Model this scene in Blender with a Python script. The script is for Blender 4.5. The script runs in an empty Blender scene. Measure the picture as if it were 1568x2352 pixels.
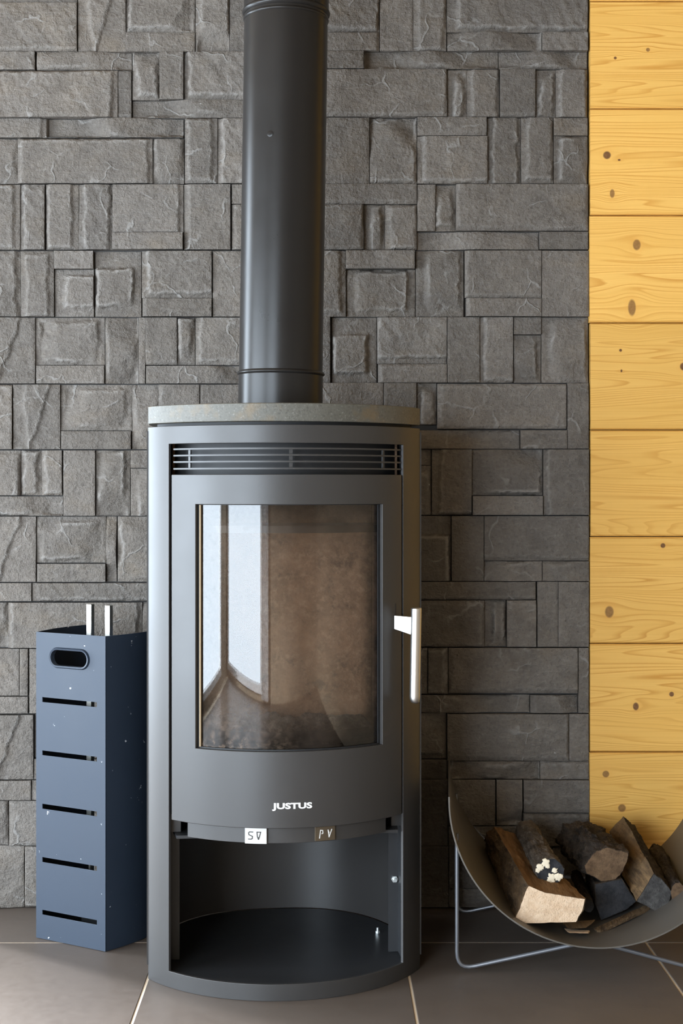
import bpy, bmesh, math, random
from mathutils import Vector, Matrix, noise

# ------------------------------------------------------------------ camera, light, exposure
SC = bpy.context.scene
COL = SC.collection
R_ = math.radians
F, CAMH, DW = 3267.0, 0.8195, 2.769          # focal length in px, camera height, distance to the wall
PX, PY = 744.0, 1120.0                       # principal point
W_, H_ = 1568.0, 2352.0
S = F / DW                                   # px per metre on the wall plane

cd = bpy.data.cameras.new('camera')
cam = bpy.data.objects.new('camera', cd); COL.objects.link(cam)
cam.location = (0, -DW, CAMH); cam.rotation_euler = (R_(90), 0, 0)
cd.sensor_fit = 'VERTICAL'; cd.sensor_height = 36.0; cd.sensor_width = 24.0
cd.lens = F * 36.0 / H_
cd.shift_x = (W_ / 2 - PX) / H_; cd.shift_y = -(H_ / 2 - PY) / H_
cd.clip_start = 0.02
SC.camera = cam

wd = bpy.data.worlds.new('world'); SC.world = wd; wd.use_nodes = True
wd.node_tree.nodes['Background'].inputs[0].default_value = (0.62, 0.75, 0.95, 1)
wd.node_tree.nodes['Background'].inputs[1].default_value = 0.6

def area(name, loc, rot, sx, sy, power, col):
    l = bpy.data.lights.new(name, 'AREA'); l.shape = 'RECTANGLE'; l.size = sx; l.size_y = sy
    l.energy = power; l.color = col
    o = bpy.data.objects.new(name, l); COL.objects.link(o); o.location = loc; o.rotation_euler = rot
    return o
# daylight: glazed wall opposite the stove, window in the left wall, and two windows in the recess
# beyond the left end of the stone wall
SKY = (0.76, 0.88, 1.0)
area('rear_window_daylight', (-1.635, -3.66, .78), (R_(90), 0, 0), 1.83, 1.5, 152, SKY)
area('left_window_daylight', (-2.66, -1.85, .78), (R_(90), 0, R_(-90)), 2.5, 1.46, 215, SKY)
area('recess_side_daylight', (-2.66, .70, 1.05), (R_(90), 0, R_(-90)), 1.5, 2.0, 190, SKY)
area('recess_back_daylight', (-1.70, 1.76, 1.08), (R_(90), 0, R_(180)), 1.5, 2.06, 215, SKY)

# hazy low sun through the recess window, grazing past the end of the stone wall onto the floor
sl = bpy.data.lights.new('sun', 'SUN'); sl.energy = 36.0; sl.angle = R_(11); sl.color = (.93, .96, 1.0)
so = bpy.data.objects.new('sun', sl); COL.objects.link(so)
so.rotation_euler = Vector((1.0, -.85, -.40)).to_track_quat('-Z', 'Y').to_euler()

SC.view_settings.view_transform = 'Standard'; SC.view_settings.look = 'None'
SC.view_settings.gamma = 1.0; SC.view_settings.use_curve_mapping = False
SC.view_settings.exposure = 0.10
cy = SC.cycles
cy.max_bounces = 5; cy.diffuse_bounces = 3; cy.glossy_bounces = 3; cy.transmission_bounces = 2; cy.transparent_max_bounces = 6
cy.caustics_reflective = False; cy.caustics_refractive = False; cy.use_adaptive_sampling = True; cy.adaptive_threshold = 0.03; cy.adaptive_min_samples = 16

# ------------------------------------------------------------------ helpers
def at(px, py, d):
    """world point seen at pixel (px,py) at depth d from the camera"""
    return Vector(((px - PX) * d / F, d - DW, CAMH - (py - PY) * d / F))

class MB:
    def __init__(s): s.v = []; s.f = []; s.m = []
    def quad_grid(s, rows, closed_u=False, closed_v=False, mi=0):
        b = len(s.v); nr, nc = len(rows), len(rows[0])
        for r in rows: s.v += [tuple(p) for p in r]
        for i in range(nr if closed_v else nr - 1):
            for j in range(nc if closed_u else nc - 1):
                i2, j2 = (i + 1) % nr, (j + 1) % nc
                s.f.append((b + i * nc + j, b + i * nc + j2, b + i2 * nc + j2, b + i2 * nc + j)); s.m.append(mi)
        return b
    def face(s, idx, mi=0): s.f.append(tuple(idx)); s.m.append(mi)
    def poly(s, pts, mi=0):
        b = len(s.v); s.v += [tuple(p) for p in pts]; s.face(range(b, b + len(pts)), mi)
    def box(s, a, b, mi=0):
        (x0, y0, z0), (x1, y1, z1) = a, b; n = len(s.v)
        s.v += [(x0,y0,z0),(x1,y0,z0),(x1,y1,z0),(x0,y1,z0),(x0,y0,z1),(x1,y0,z1),(x1,y1,z1),(x0,y1,z1)]
        for q in ((0,3,2,1),(4,5,6,7),(0,1,5,4),(1,2,6,5),(2,3,7,6),(3,0,4,7)): s.face([n + k for k in q], mi)
    def prism(s, pts, z0, z1, mi=0):
        """vertical extrusion of a plan polygon"""
        n = len(pts); b = len(s.v)
        s.v += [(p[0], p[1], z0) for p in pts] + [(p[0], p[1], z1) for p in pts]
        for i in range(n):
            j = (i + 1) % n; s.face((b + i, b + j, b + n + j, b + n + i), mi)
        s.face(range(b + n - 1, b - 1, -1), mi); s.face(range(b + n, b + 2 * n), mi)
    def tube(s, path, r, n=10, cap=True, mi=0):
        path = [Vector(p) for p in path]; rings = []; up = None
        for i, p in enumerate(path):
            t = (path[min(i + 1, len(path) - 1)] - path[max(i - 1, 0)]).normalized()
            if up is None:
                up = Vector((0, 1, 0)) if abs(t.y) < .8 else Vector((1, 0, 0))
            up = (up - t * up.dot(t)).normalized(); sd = t.cross(up)
            rr = r[i] if isinstance(r, (list, tuple)) else r
            rings.append([p + (up * math.cos(2*math.pi*k/n) + sd * math.sin(2*math.pi*k/n)) * rr for k in range(n)])
        b = s.quad_grid(rings, closed_u=True, mi=mi)
        if cap:
            s.face(range(b + n - 1, b - 1, -1), mi); e = b + (len(rings) - 1) * n; s.face(range(e, e + n), mi)
    def lathe(s, prof, n=64, mi=0):
        rings = [[(r * math.cos(2*math.pi*k/n), r * math.sin(2*math.pi*k/n), z) for k in range(n)] for r, z in prof]
        return s.quad_grid(rings, closed_u=True, mi=mi)

def obj(name, mb, mats, parent=None, loc=None, smooth=True, sharp=32, bevel=0, center=False):
    me = bpy.data.meshes.new(name)
    v = mb.v; off = Vector((0, 0, 0))
    if center:
        xs = [[p[k] for p in v] for k in range(3)]
        off = Vector([(min(q) + max(q)) / 2 for q in xs])
        v = [(p[0]-off.x, p[1]-off.y, p[2]-off.z) for p in v]
    me.from_pydata(v, [], mb.f); me.update()
    if not isinstance(mats, (list, tuple)): mats = [mats]
    for m in mats: me.materials.append(m)
    if len(mats) > 1: me.polygons.foreach_set('material_index', mb.m)
    bm = bmesh.new(); bm.from_mesh(me)
    bmesh.ops.recalc_face_normals(bm, faces=bm.faces)
    if smooth:
        for f in bm.faces: f.smooth = True
        for e in bm.edges:
            if len(e.link_faces) == 2 and e.calc_face_angle(0) > R_(sharp): e.smooth = False
    bm.to_mesh(me); bm.free()
    o = bpy.data.objects.new(name, me); COL.objects.link(o)
    if parent is not None: o.parent = parent
    o.location = (Vector(loc) if loc is not None else Vector((0, 0, 0))) + off
    if bevel:
        b = o.modifiers.new('bevel', 'BEVEL'); b.width = bevel; b.segments = 2
        b.limit_method = 'ANGLE'; b.angle_limit = R_(40); b.harden_normals = True
    return o

def tag(o, label, cat, group=None):
    o['label'] = label; o['category'] = cat
    if group: o['group'] = group
    return o
def struct(o): o['kind'] = 'structure'; return o
def empty(name, loc=(0, 0, 0), rz=0):
    o = bpy.data.objects.new(name, None); COL.objects.link(o); o.location = loc; o.rotation_euler = (0, 0, rz)
    o.empty_display_size = .05
    return o

# ------------------------------------------------------------------ materials
class NT:
    """tiny node-graph writer"""
    def __init__(s, name):
        s.mat = bpy.data.materials.new(name); s.mat.use_nodes = True
        s.t = s.mat.node_tree; s.n = s.t.nodes; s.l = s.t.links
        s.b = s.n['Principled BSDF']; s.out = s.n['Material Output']
        s.pos = None
    def node(s, typ, **kw):
        x = s.n.new(typ)
        for k, v in kw.items(): setattr(x, k, v)
        return x
    def put(s, sock, v):
        if hasattr(v, 'is_output'): s.l.new(v, sock)
        elif isinstance(v, (tuple, list)):
            sock.default_value = (*v, 1) if (len(v) == 3 and len(sock.default_value) == 4) else v
        else: sock.default_value = v
    def P(s):
        if s.pos is None: s.pos = s.node('ShaderNodeNewGeometry').outputs['Position']
        return s.pos
    def O(s): return s.node('ShaderNodeTexCoord').outputs['Object']
    def map(s, vec, scale=(1,1,1), loc=(0,0,0), rot=(0,0,0)):
        m = s.node('ShaderNodeMapping'); s.l.new(vec, m.inputs[0])
        m.inputs['Scale'].default_value = scale; m.inputs['Location'].default_value = loc; m.inputs['Rotation'].default_value = rot
        return m.outputs[0]
    def noise(s, vec, scale, detail=4, rough=.55, dist=0):
        t = s.node('ShaderNodeTexNoise'); s.l.new(vec, t.inputs['Vector'])
        t.inputs['Scale'].default_value = scale; t.inputs['Detail'].default_value = detail
        t.inputs['Roughness'].default_value = rough; t.inputs['Distortion'].default_value = dist
        return t.outputs['Fac']
    def math(s, op, a, b=0, c=None, clamp=False):
        m = s.node('ShaderNodeMath', operation=op, use_clamp=clamp)
        s.put(m.inputs[0], a); s.put(m.inputs[1], b)
        if c is not None: s.put(m.inputs[2], c)
        return m.outputs[0]
    def ramp(s, fac, stops):
        r = s.node('ShaderNodeValToRGB'); s.l.new(fac, r.inputs[0]); e = r.color_ramp.elements
        while len(e) < len(stops): e.new(.5)
        for q, (p, c) in zip(e, stops):
            q.position = p; q.color = (*c, 1) if isinstance(c, (tuple, list)) else (c, c, c, 1)
        return r.outputs[0]
    def mix(s, fac, a, b, blend='MIX'):
        m = s.node('ShaderNodeMix', data_type='RGBA', blend_type=blend)
        s.put(m.inputs[0], fac); s.put(m.inputs[6], a); s.put(m.inputs[7], b)
        return m.outputs[2]
    def bump(s, h, strength=.3, dist=.002):
        b = s.node('ShaderNodeBump'); s.put(b.inputs['Height'], h)
        b.inputs['Strength'].default_value = strength; b.inputs['Distance'].default_value = dist
        s.l.new(b.outputs[0], s.b.inputs['Normal']); return b
    def done(s, col=None, rough=None, metal=None, spec=None):
        for k, v in (('Base Color', col), ('Roughness', rough), ('Metallic', metal), ('Specular IOR Level', spec)):
            if v is not None: s.put(s.b.inputs[k], v)
        return s.mat

def m_plain(name, col, rough=.6, metal=0, spec=.5): return NT(name).done(col, rough, metal, spec)

def m_paint(name, col, rough=.45, var=.12, bumpy=.05, scratch=0.0, scale=1.0, metal=0.0, spec=.5):
    g = NT(name); p = g.O()
    n1 = g.noise(p, 9*scale, 5, .6); n2 = g.noise(p, 900, 2, .5)
    c = g.mix(n1, tuple(k*(1-var) for k in col), tuple(k*(1+var) for k in col))
    if scratch:
        sp = g.noise(g.map(p, (1, 1, 1)), 55, 3, .7)
        m = g.ramp(sp, [(.0, 0.0), (1-scratch, 0.0), (1-scratch+.03, 1.0), (1, 1.0)])
        c = g.mix(m, c, (.55, .56, .57))
    g.bump(n2, bumpy, .0006)
    r = g.math('MULTIPLY_ADD', n1, .16, rough - .08)
    return g.done(c, r, metal, spec)

def m_stone():
    g = NT('slate_stone'); p = g.P()
    rnd = g.node('ShaderNodeObjectInfo').outputs['Random']
    # every stone reads the textures somewhere else
    off = g.node('ShaderNodeCombineXYZ'); g.put(off.inputs[0], g.math('MULTIPLY', rnd, 37.0)); g.put(off.inputs[2], g.math('MULTIPLY', rnd, 91.0))
    va = g.node('ShaderNodeVectorMath', operation='ADD'); g.l.new(p, va.inputs[0]); g.l.new(off.outputs[0], va.inputs[1]); v = va.outputs[0]
    big = g.noise(p, 3.2, 3, .55); mid = g.noise(v, 20, 5, .66); fine = g.noise(v, 170, 3, .70)
    sil = g.noise(g.map(v, (1.0, 1, 3.2), rot=(0, R_(35), 0)), 40, 4, .72)
    stain = g.noise(g.map(v, (1, 1, 1.6)), 9, 4, .6)
    c = g.mix(g.ramp(mid, [(.30, 0), (.70, 1)]), (.094, .081, .069), (.160, .140, .120))
    c = g.mix(g.math('MULTIPLY', g.ramp(stain, [(.52, 0), (.72, 1)]), .55), c, (.150, .118, .084))
    c = g.mix(g.math('MULTIPLY', g.ramp(big, [(.40, 0), (.7, 1)]), .5), c, (.120, .110, .102))
    c = g.mix(g.math('MULTIPLY', g.ramp(sil, [(.52, 0), (.72, 1)]), .45), c, (.208, .188, .166))
    c = g.mix(g.math('MULTIPLY', g.ramp(fine, [(.28, 1), (.46, 0)]), .55), c, (.058, .051, .046))
    c = g.mix(g.math('MULTIPLY', g.ramp(fine, [(.56, 0), (.74, 1)]), .40), c, (.218, .200, .178))
    k = g.math('MULTIPLY_ADD', rnd, .30, .86)
    c = g.mix(1.0, c, g.node_rgb(k), 'MULTIPLY')
    # pale veins along cleavage lines
    wz = g.node('ShaderNodeVectorMath', operation='SCALE'); nz = g.node('ShaderNodeTexNoise'); g.l.new(v, nz.inputs['Vector']); nz.inputs['Scale'].default_value = 24; nz.inputs['Detail'].default_value = 2
    g.l.new(nz.outputs['Color'], wz.inputs[0]); wz.inputs['Scale'].default_value = .055
    wv = g.node('ShaderNodeVectorMath', operation='ADD'); g.l.new(v, wv.inputs[0]); g.l.new(wz.outputs[0], wv.inputs[1])
    vo = g.node('ShaderNodeTexVoronoi', feature='DISTANCE_TO_EDGE', voronoi_dimensions='2D')
    sp3 = g.node('ShaderNodeSeparateXYZ'); g.l.new(wv.outputs[0], sp3.inputs[0]); cb = g.node('ShaderNodeCombineXYZ'); g.l.new(sp3.outputs[0], cb.inputs[0]); g.l.new(sp3.outputs[2], cb.inputs[1])
    g.l.new(cb.outputs[0], vo.inputs['Vector']); vo.inputs['Scale'].default_value = 11
    vm = g.ramp(g.noise(v, 13, 2, .5), [(.50, 0), (.62, 1)])
    vein = g.math('MULTIPLY', g.ramp(vo.outputs['Distance'], [(.0, 1), (.014, .75), (.034, 0)]), vm)
    c = g.mix(g.math('MULTIPLY', vein, .60), c, (.27, .26, .245))
    att = g.node('ShaderNodeAttribute', attribute_name='edge').outputs['Fac']
    c = g.mix(g.math('MULTIPLY', att, .60), c, (.29, .275, .255))
    sp = g.noise(g.map(p, (1, 1, 1), loc=(3, 1, 7)), 70, 2, .5)
    c = g.mix(g.ramp(sp, [(.77, 0), (.80, .8)]), c, (.40, .39, .37))
    h = g.math('ADD', g.math('MULTIPLY', mid, .9), g.math('ADD', g.math('MULTIPLY', fine, .40), g.math('MULTIPLY', sil, .38)))
    h = g.math('ADD', h, g.math('MULTIPLY', vein, .22))
    g.bump(h, 1.0, .0070)
    return g.done(c, .70, 0, .35)
def _rgb(s, k):
    c = s.node('ShaderNodeCombineColor')
    for i in range(3): s.l.new(k, c.inputs[i])
    return c.outputs[0]
NT.node_rgb = _rgb

KNOTS = [(1393,357,8,8,0),(1405,445,5,9,1),(1461,563,8,11,1),(1450,707,8,17,1),(1424,805,3,3,0),(1426,852,2,3,0),(1568,842,7,8,0),
         (1398,1405,9,12,1),(1521,1253,5,5,0),(1459,1622,6,8,0),(1541,1594,5,5,0),(1390,1777,7,7,1),(1427,1855,8,8,1),(1487,115,4,4,1),
         (1412,134,3,3,0),(1421,368,3,2,0)]
def m_pine():
    g = NT('pine_boards'); p = g.P()
    sx = g.node('ShaderNodeSeparateXYZ'); g.l.new(p, sx.inputs[0]); x, z = sx.outputs[0], sx.outputs[2]
    rnd = g.node('ShaderNodeObjectInfo').outputs['Random']
    zz = z; kn_dark = None; halo = None
    for (kx, ky, rx, ry, pale) in KNOTS:
        w = at(kx, ky, DW); rx_, ry_ = rx / S, ry / S
        dx = g.math('MULTIPLY', g.math('SUBTRACT', x, w.x), 1 / rx_); dz0 = g.math('SUBTRACT', z, w.z)
        dz = g.math('MULTIPLY', dz0, 1 / ry_)
        d = g.math('SQRT', g.math('ADD', g.math('MULTIPLY', dx, dx), g.math('MULTIPLY', dz, dz)))
        # push the grain lines aside around the knot
        ex = g.math('MULTIPLY', g.math('SUBTRACT', x, w.x), 1 / (rx_ * 6.0)); ez = g.math('MULTIPLY', dz0, 1 / (ry_ * 2.6))
        q = g.math('ADD', g.math('MULTIPLY', ex, ex), g.math('MULTIPLY', ez, ez))
        fall = g.math('DIVIDE', 1.0, g.math('ADD', 1.0, g.math('MULTIPLY', q, q)))
        zz = g.math('SUBTRACT', zz, g.math('MULTIPLY', g.math('MULTIPLY', dz0, .72), fall))
        k = g.math('SUBTRACT', 1.25, d, clamp=True); k = g.math('MULTIPLY', k, 3.0, clamp=True)
        k = g.math('MULTIPLY', k, .80 if pale else 1.0)
        kn_dark = k if kn_dark is None else g.math('MAXIMUM', kn_dark, k)
        hl = g.math('MULTIPLY', g.math('SUBTRACT', 2.6, d, clamp=True), .35)
        halo = hl if halo is None else g.math('MAXIMUM', halo, hl)
    cb = g.node('ShaderNodeCombineXYZ'); g.l.new(x, cb.inputs[0]); g.l.new(zz, cb.inputs[2])
    g.put(cb.inputs[1], g.math('MULTIPLY', rnd, 40.0))
    v = cb.outputs[0]
    fig = g.noise(g.map(v, (.55, 1, 11)), 1.6, 1, .45)          # broad cathedral figure
    rings = g.math('FRACT', g.math('MULTIPLY', fig, 30.0))
    line = g.ramp(rings, [(0, .0), (.60, .12), (.86, .90), (.93, 1.0), (1.0, .0)])
    fine = g.noise(g.map(v, (2.5, 1, 190)), 1.5, 4, .6)
    tone = g.noise(g.map(v, (1.2, 1, 9)), 2.2, 3, .5)
    c = g.mix(tone, (.770, .435, .100), (.880, .540, .155))
    c = g.mix(g.math('MULTIPLY', line, g.math('MULTIPLY_ADD', tone, 1.3, -.12, clamp=True)), c, (.560, .245, .036))
    c = g.mix(g.math('MULTIPLY', g.ramp(fine, [(.45, 0), (.7, 1)]), .38), c, (.660, .330, .062))
    c = g.mix(g.math('MULTIPLY', halo, .5, clamp=True), c, (.74, .36, .08))
    kc = g.mix(g.noise(p, 240, 2, .5), (.075, .030, .012), (.30, .145, .055))
    c = g.mix(kn_dark, c, kc)
    k = g.math('MULTIPLY_ADD', rnd, .14, .93)
    c = g.mix(1.0, c, g.node_rgb(k), 'MULTIPLY')
    return g.done(c, .38, 0, .4)

def m_tile():
    g = NT('floor_tile_brown'); p = g.P()
    a = g.noise(p, 5, 5, .6); b = g.noise(p, 55, 4, .6)
    c = g.mix(a, (.075, .058, .047), (.122, .097, .080))
    c = g.mix(g.math('MULTIPLY', b, .35), c, (.17, .145, .125))
    g.bump(g.math('ADD', a, b), .10, .002)
    return g.done(c, g.math('MULTIPLY_ADD', b, .16, .40), 0, .5)

def m_soap():
    g = NT('stone_slab_speckled'); p = g.O()
    a = g.noise(p, 14, 5, .6); b = g.noise(p, 260, 3, .6); st = g.noise(p, 20, 3, .6)
    c = g.mix(a, (.072, .069, .057), (.125, .119, .100))
    c = g.mix(g.ramp(b, [(.32, .75), (.45, 0)]), c, (.060, .056, .048))
    c = g.mix(g.ramp(b, [(.60, 0), (.72, .5)]), c, (.26, .25, .23))
    c = g.mix(g.ramp(st, [(.56, 0), (.72, .55)]), c, (.17, .115, .055))
    g.bump(g.math('ADD', a, b), .35, .0012)
    return g.done(c, .5, 0, .4)

def m_bark(name, c0, c1, c2, sc=1.0, along=(6, 6, 40)):
    g = NT(name); p = g.O()
    a = g.noise(g.map(p, (1, .35, 1)), 40*sc, 7, .70); b = g.noise(g.map(p, (1, .4, 1)), 170*sc, 5, .75); w = g.noise(p, 11*sc, 3, .6)
    c = g.mix(g.ramp(a, [(.38, 0), (.62, 1)]), c0, c1)
    c = g.mix(g.math('MULTIPLY', g.ramp(b, [(.48, 0), (.66, 1)]), g.ramp(w, [(.35, .15), (.65, 1.0)])), c, c2)
    c = g.mix(g.math('MULTIPLY', g.ramp(a, [(.30, 1), (.42, 0)]), .7), c, tuple(k * .35 for k in c0))
    g.bump(g.math('ADD', a, g.math('MULTIPLY', b, .5)), 1.0, .010)
    return g.done(c, .85, 0, .25)

def m_cut(name, c0, c1, ringc, sc=1.0, st=1.0):
    g = NT(name); p = g.map(g.O(), (1, st, 1))
    wv = g.node('ShaderNodeTexWave', wave_type='RINGS', rings_direction='Y'); g.l.new(g.map(p, (1, 1, 1), loc=(.05, 0, -.06)), wv.inputs['Vector'])
    wv.inputs['Scale'].default_value = 34; wv.inputs['Distortion'].default_value = 7; wv.inputs['Detail'].default_value = 3
    a = g.noise(p, 60*sc, 5, .65); b = g.noise(p, 400, 2, .6); big = g.noise(p, 14*sc, 3, .6)
    c = g.mix(g.ramp(a, [(.36, 0), (.64, 1)]), c0, c1)
    c = g.mix(g.math('MULTIPLY', g.ramp(b, [(.55, 0), (.7, 1)]), .35), c, tuple(k * .45 for k in c0))
    c = g.mix(g.math('MULTIPLY', wv.outputs['Fac'], .20), c, ringc)
    c = g.mix(g.math('MULTIPLY', g.ramp(big, [(.5, 0), (.75, 1)]), .35), c, ringc)
    g.bump(g.math('ADD', a, b), .5, .002)
    return g.done(c, .8, 0, .25)

M = {}
M['stone'] = m_stone(); M['pine'] = m_pine(); M['tile'] = m_tile(); M['slab'] = m_soap()
M['grout'] = m_plain('grout_beige', (.66, .54, .40), .9)
M['mortar'] = m_plain('wall_adhesive_dark', (.05, .047, .045), .95)
M['stove'] = m_paint('stove_paint_anthracite', (.036, .034, .033), .40, .08, .05)
M['stove_in'] = m_paint('stove_inner_black', (.020, .021, .023), .42, .15, .04)
M['jamb_glint'] = m_plain('jamb_glint_tan', (.42, .31, .18), .5)
M['black'] = m_plain('black_recess', (.010, .010, .011), .6)
M['pipe'] = m_paint('flue_paint_black', (.016, .0145, .0135), .30, .10, .04, spec=.26)
M['bin'] = m_paint('bin_paint_blue_grey', (.020, .031, .050), .54, .10, .05, scratch=.30, spec=.40)
M['steel'] = m_plain('brushed_steel', (.66, .64, .585), .30, 1.0)
M['handle'] = m_plain('satin_steel', (.60, .585, .565), .36, 1.0)
M['sheet'] = m_paint('basket_raw_steel', (.110, .098, .083), .45, .18, .08, metal=.35)
M['wire'] = m_paint('wire_grey_steel', (.17, .175, .19), .35, .08, .03, metal=.6)
M['white_tab'] = m_plain('white_enamel_tab', (.52, .51, .49), .5)
M['brown_tab'] = m_paint('brown_enamel_tab', (.070, .050, .030), .4)
M['logo'] = m_plain('silver_lettering', (.78, .77, .75), .4)
M['ink'] = m_plain('dark_lettering', (.03, .028, .026), .7)
M['bolt'] = m_plain('zinc_bolt', (.70, .74, .74), .35, .8)
M['bark'] = m_bark('bark_brown', (.050, .030, .016), (.130, .080, .040), (.24, .16, .085))
M['bark_grey'] = m_bark('bark_grey_brown', (.055, .040, .028), (.135, .105, .078), (.27, .23, .185))
M['bark_dark'] = m_bark('bark_charred', (.020, .015, .012), (.060, .044, .033), (.14, .105, .075))
M['cut_pale'] = m_cut('cut_wood_pale', (.58, .41, .27), (.72, .55, .39), (.50, .33, .20))
M['cut_brown'] = m_cut('cut_wood_brown', (.085, .050, .027), (.170, .105, .058), (.05, .03, .016))
M['cut_grey'] = m_cut('cut_wood_grey', (.032, .030, .029), (.075, .071, .067), (.025, .022, .02))
M['cut_dark'] = m_cut('cut_wood_charred', (.015, .016, .019), (.035, .036, .040), (.02, .02, .022))
M['split'] = m_cut('split_wood_tan', (.150, .078, .030), (.270, .150, .065), (.085, .042, .018), 1.0, .12)
M['split_tan'] = m_cut('split_wood_weathered', (.070, .042, .022), (.270, .170, .082), (.03, .022, .015), .8, .12)
M['fungus'] = m_plain('pale_fungus', (.80, .70, .53), .9)
M['fire_clay'] = m_bark('firebrick_sooty', (.120, .070, .042), (.225, .135, .083), (.29, .195, .13), .5)
M['ret'] = m_paint('retainer_black_iron', (.016, .015, .015), .6)
M['ash'] = m_bark('ash_grey', (.05, .045, .04), (.13, .12, .11), (.30, .28, .26), .8)
M['frame_w'] = m_plain('window_frame_white', (.72, .72, .72), .5)
M['curtain'] = m_plain('curtain_pale', (.78, .78, .78), .9)
M['plaster'] = m_plain('room_wall_warm', (.28, .22, .15), .8)
M['ceil'] = m_plain('ceiling_pine', (.26, .16, .07), .6)

def m_glass():
    g = NT('stove_glass_sooty'); g.n.remove(g.b); p = g.O()
    fr = g.node('ShaderNodeFresnel'); fr.inputs[0].default_value = 1.62
    gl = g.node('ShaderNodeBsdfGlossy'); gl.inputs['Roughness'].default_value = .015
    tr = g.node('ShaderNodeBsdfTransparent'); tr.inputs[0].default_value = (.90, .86, .82, 1)
    df = g.node('ShaderNodeBsdfDiffuse')
    n = g.noise(g.map(p, (1, 1, .5)), 16, 5, .65)
    g.put(df.inputs[0], g.mix(n, (.20, .125, .080), (.30, .22, .165)))
    sx = g.node('ShaderNodeSeparateXYZ'); g.l.new(p, sx.inputs[0]); z = sx.outputs[2]
    # ash dust caught along the lower edge, thin soot film everywhere
    low = g.math('MULTIPLY', g.math('SUBTRACT', .47, z), 12.0, clamp=True)
    left = g.math('MULTIPLY', g.math('SUBTRACT', .02, sx.outputs[0]), 9.0, clamp=True)
    dust = g.math('MULTIPLY', g.math('MULTIPLY', low, g.math('MULTIPLY_ADD', left, .85, .15)), g.ramp(g.noise(p, 90, 5, .75), [(.45, 0), (.70, .55)]))
    film = g.math('MULTIPLY_ADD', g.ramp(n, [(.3, 0), (.75, 1)]), .12, .05)
    # soot collects towards the frame
    ax_ = g.math('ABSOLUTE', sx.outputs[0]); sn = g.math('MULTIPLY', g.noise(p, 24, 4, .7), .05)
    soot = g.math('MAXIMUM', g.math('MULTIPLY', g.math('SUBTRACT', g.math('ADD', ax_, sn), .138), 24.0, clamp=True), g.math('MULTIPLY', g.math('SUBTRACT', g.math('ADD', z, sn), .772), 16.0, clamp=True))
    soot = g.math('MAXIMUM', soot, g.math('MULTIPLY', g.math('SUBTRACT', g.math('ADD', .452, g.math('SUBTRACT', sn, .02)), z), 22.0, clamp=True))
    g.put(tr.inputs[0], g.mix(g.math('MULTIPLY', soot, .95), (.92, .87, .82), (.04, .034, .03)))
    film = g.math('MULTIPLY', film, g.math('MULTIPLY_ADD', soot, -.9, 1.0))
    m1 = g.node('ShaderNodeMixShader'); g.put(m1.inputs[0], g.math('ADD', film, dust, clamp=True))
    g.l.new(tr.outputs[0], m1.inputs[1]); g.l.new(df.outputs[0], m1.inputs[2])
    m2 = g.node('ShaderNodeMixShader'); g.l.new(fr.outputs[0], m2.inputs[0])
    g.l.new(m1.outputs[0], m2.inputs[1]); g.l.new(gl.outputs[0], m2.inputs[2])
    g.l.new(m2.outputs[0], g.out.inputs[0]); return g.mat
def m_clear():
    g = NT('stove_glass_inner'); g.n.remove(g.b)
    tr = g.node('ShaderNodeBsdfTransparent'); tr.inputs[0].default_value = (.96, .95, .94, 1)
    g.l.new(tr.outputs[0], g.out.inputs[0]); return g.mat
M['glass'] = m_glass(); M['glass_in'] = m_clear()

# ------------------------------------------------------------------ room shell
WX0, WX1, WY0, CEIL = -2.60, 1.80, -3.60, 2.50
def room_box(name, a, b, m):
    mb = MB(); mb.box(a, b); return struct(obj(name, mb, m, smooth=False))
STONE_X1 = (1352 - PX) / S
# the stone wall ends left of the frame; the room goes on behind it as a recess
STONE_X0, RY = -.890, 1.70
wall_stone = room_box('wall_back_stone', (STONE_X0, .016, 0), (STONE_X1, .12, CEIL), M['mortar'])
wall_timber = room_box('wall_back_timber', (STONE_X1, .022, 0), (WX1, .12, CEIL), M['mortar'])
floor = room_box('floor', (WX0, WY0, -.06), (WX1, RY, -.0010), M['grout'])
room_box('ceiling', (WX0, WY0, CEIL), (WX1, RY, CEIL + .06), M['ceil'])
room_box('wall_right', (WX1, WY0, -.06), (WX1 + .08, .12, CEIL), M['plaster'])
room_box('wall_recess_right', (STONE_X0, .121, -.06), (STONE_X0 + .08, RY, CEIL), M['plaster'])
def wall_with_holes(name, fixed, u0, u1, holes, axis, t):
    mb = MB()
    def bx(a0, a1, c0, c1):
        y0, y1 = sorted((fixed, fixed + t))
        if axis == 'x': mb.box((a0, y0, c0), (a1, y1, c1))
        else: mb.box((y0, a0, c0), (y1, a1, c1))
    u = u0
    for h0, h1, z0, z1 in holes:
        bx(u, h0, -.06, CEIL); bx(h0, h1, -.06, z0); bx(h0, h1, z1, CEIL); u = h1
    bx(u, u1, -.06, CEIL)
    return struct(obj(name, mb, M['plaster'], smooth=False))
def window(name, fixed, h0, h1, z0, z1, axis, t):
    w = struct(empty(name, ((h0 + h1) / 2, fixed, z0) if axis == 'x' else (fixed, (h0 + h1) / 2, z0)))
    y0, y1 = sorted((fixed - t * .2, fixed + t * .8)); k = .05
    for a0, a1, c0, c1 in ((h0, h0 + k, z0, z1), (h1 - k, h1, z0, z1), (h0 + k, h1 - k, z0, z0 + .03), (h0 + k, h1 - k, z1 - k, z1)):
        mb = MB()
        if axis == 'x': mb.box((a0, y0, c0), (a1, y1, c1))
        else: mb.box((y0, a0, c0), (y1, a1, c1))
        o = obj('window_frame', mb, M['frame_w'], smooth=False); o.parent = w
        o.matrix_parent_inverse = Matrix.Translation(w.location).inverted()
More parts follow.
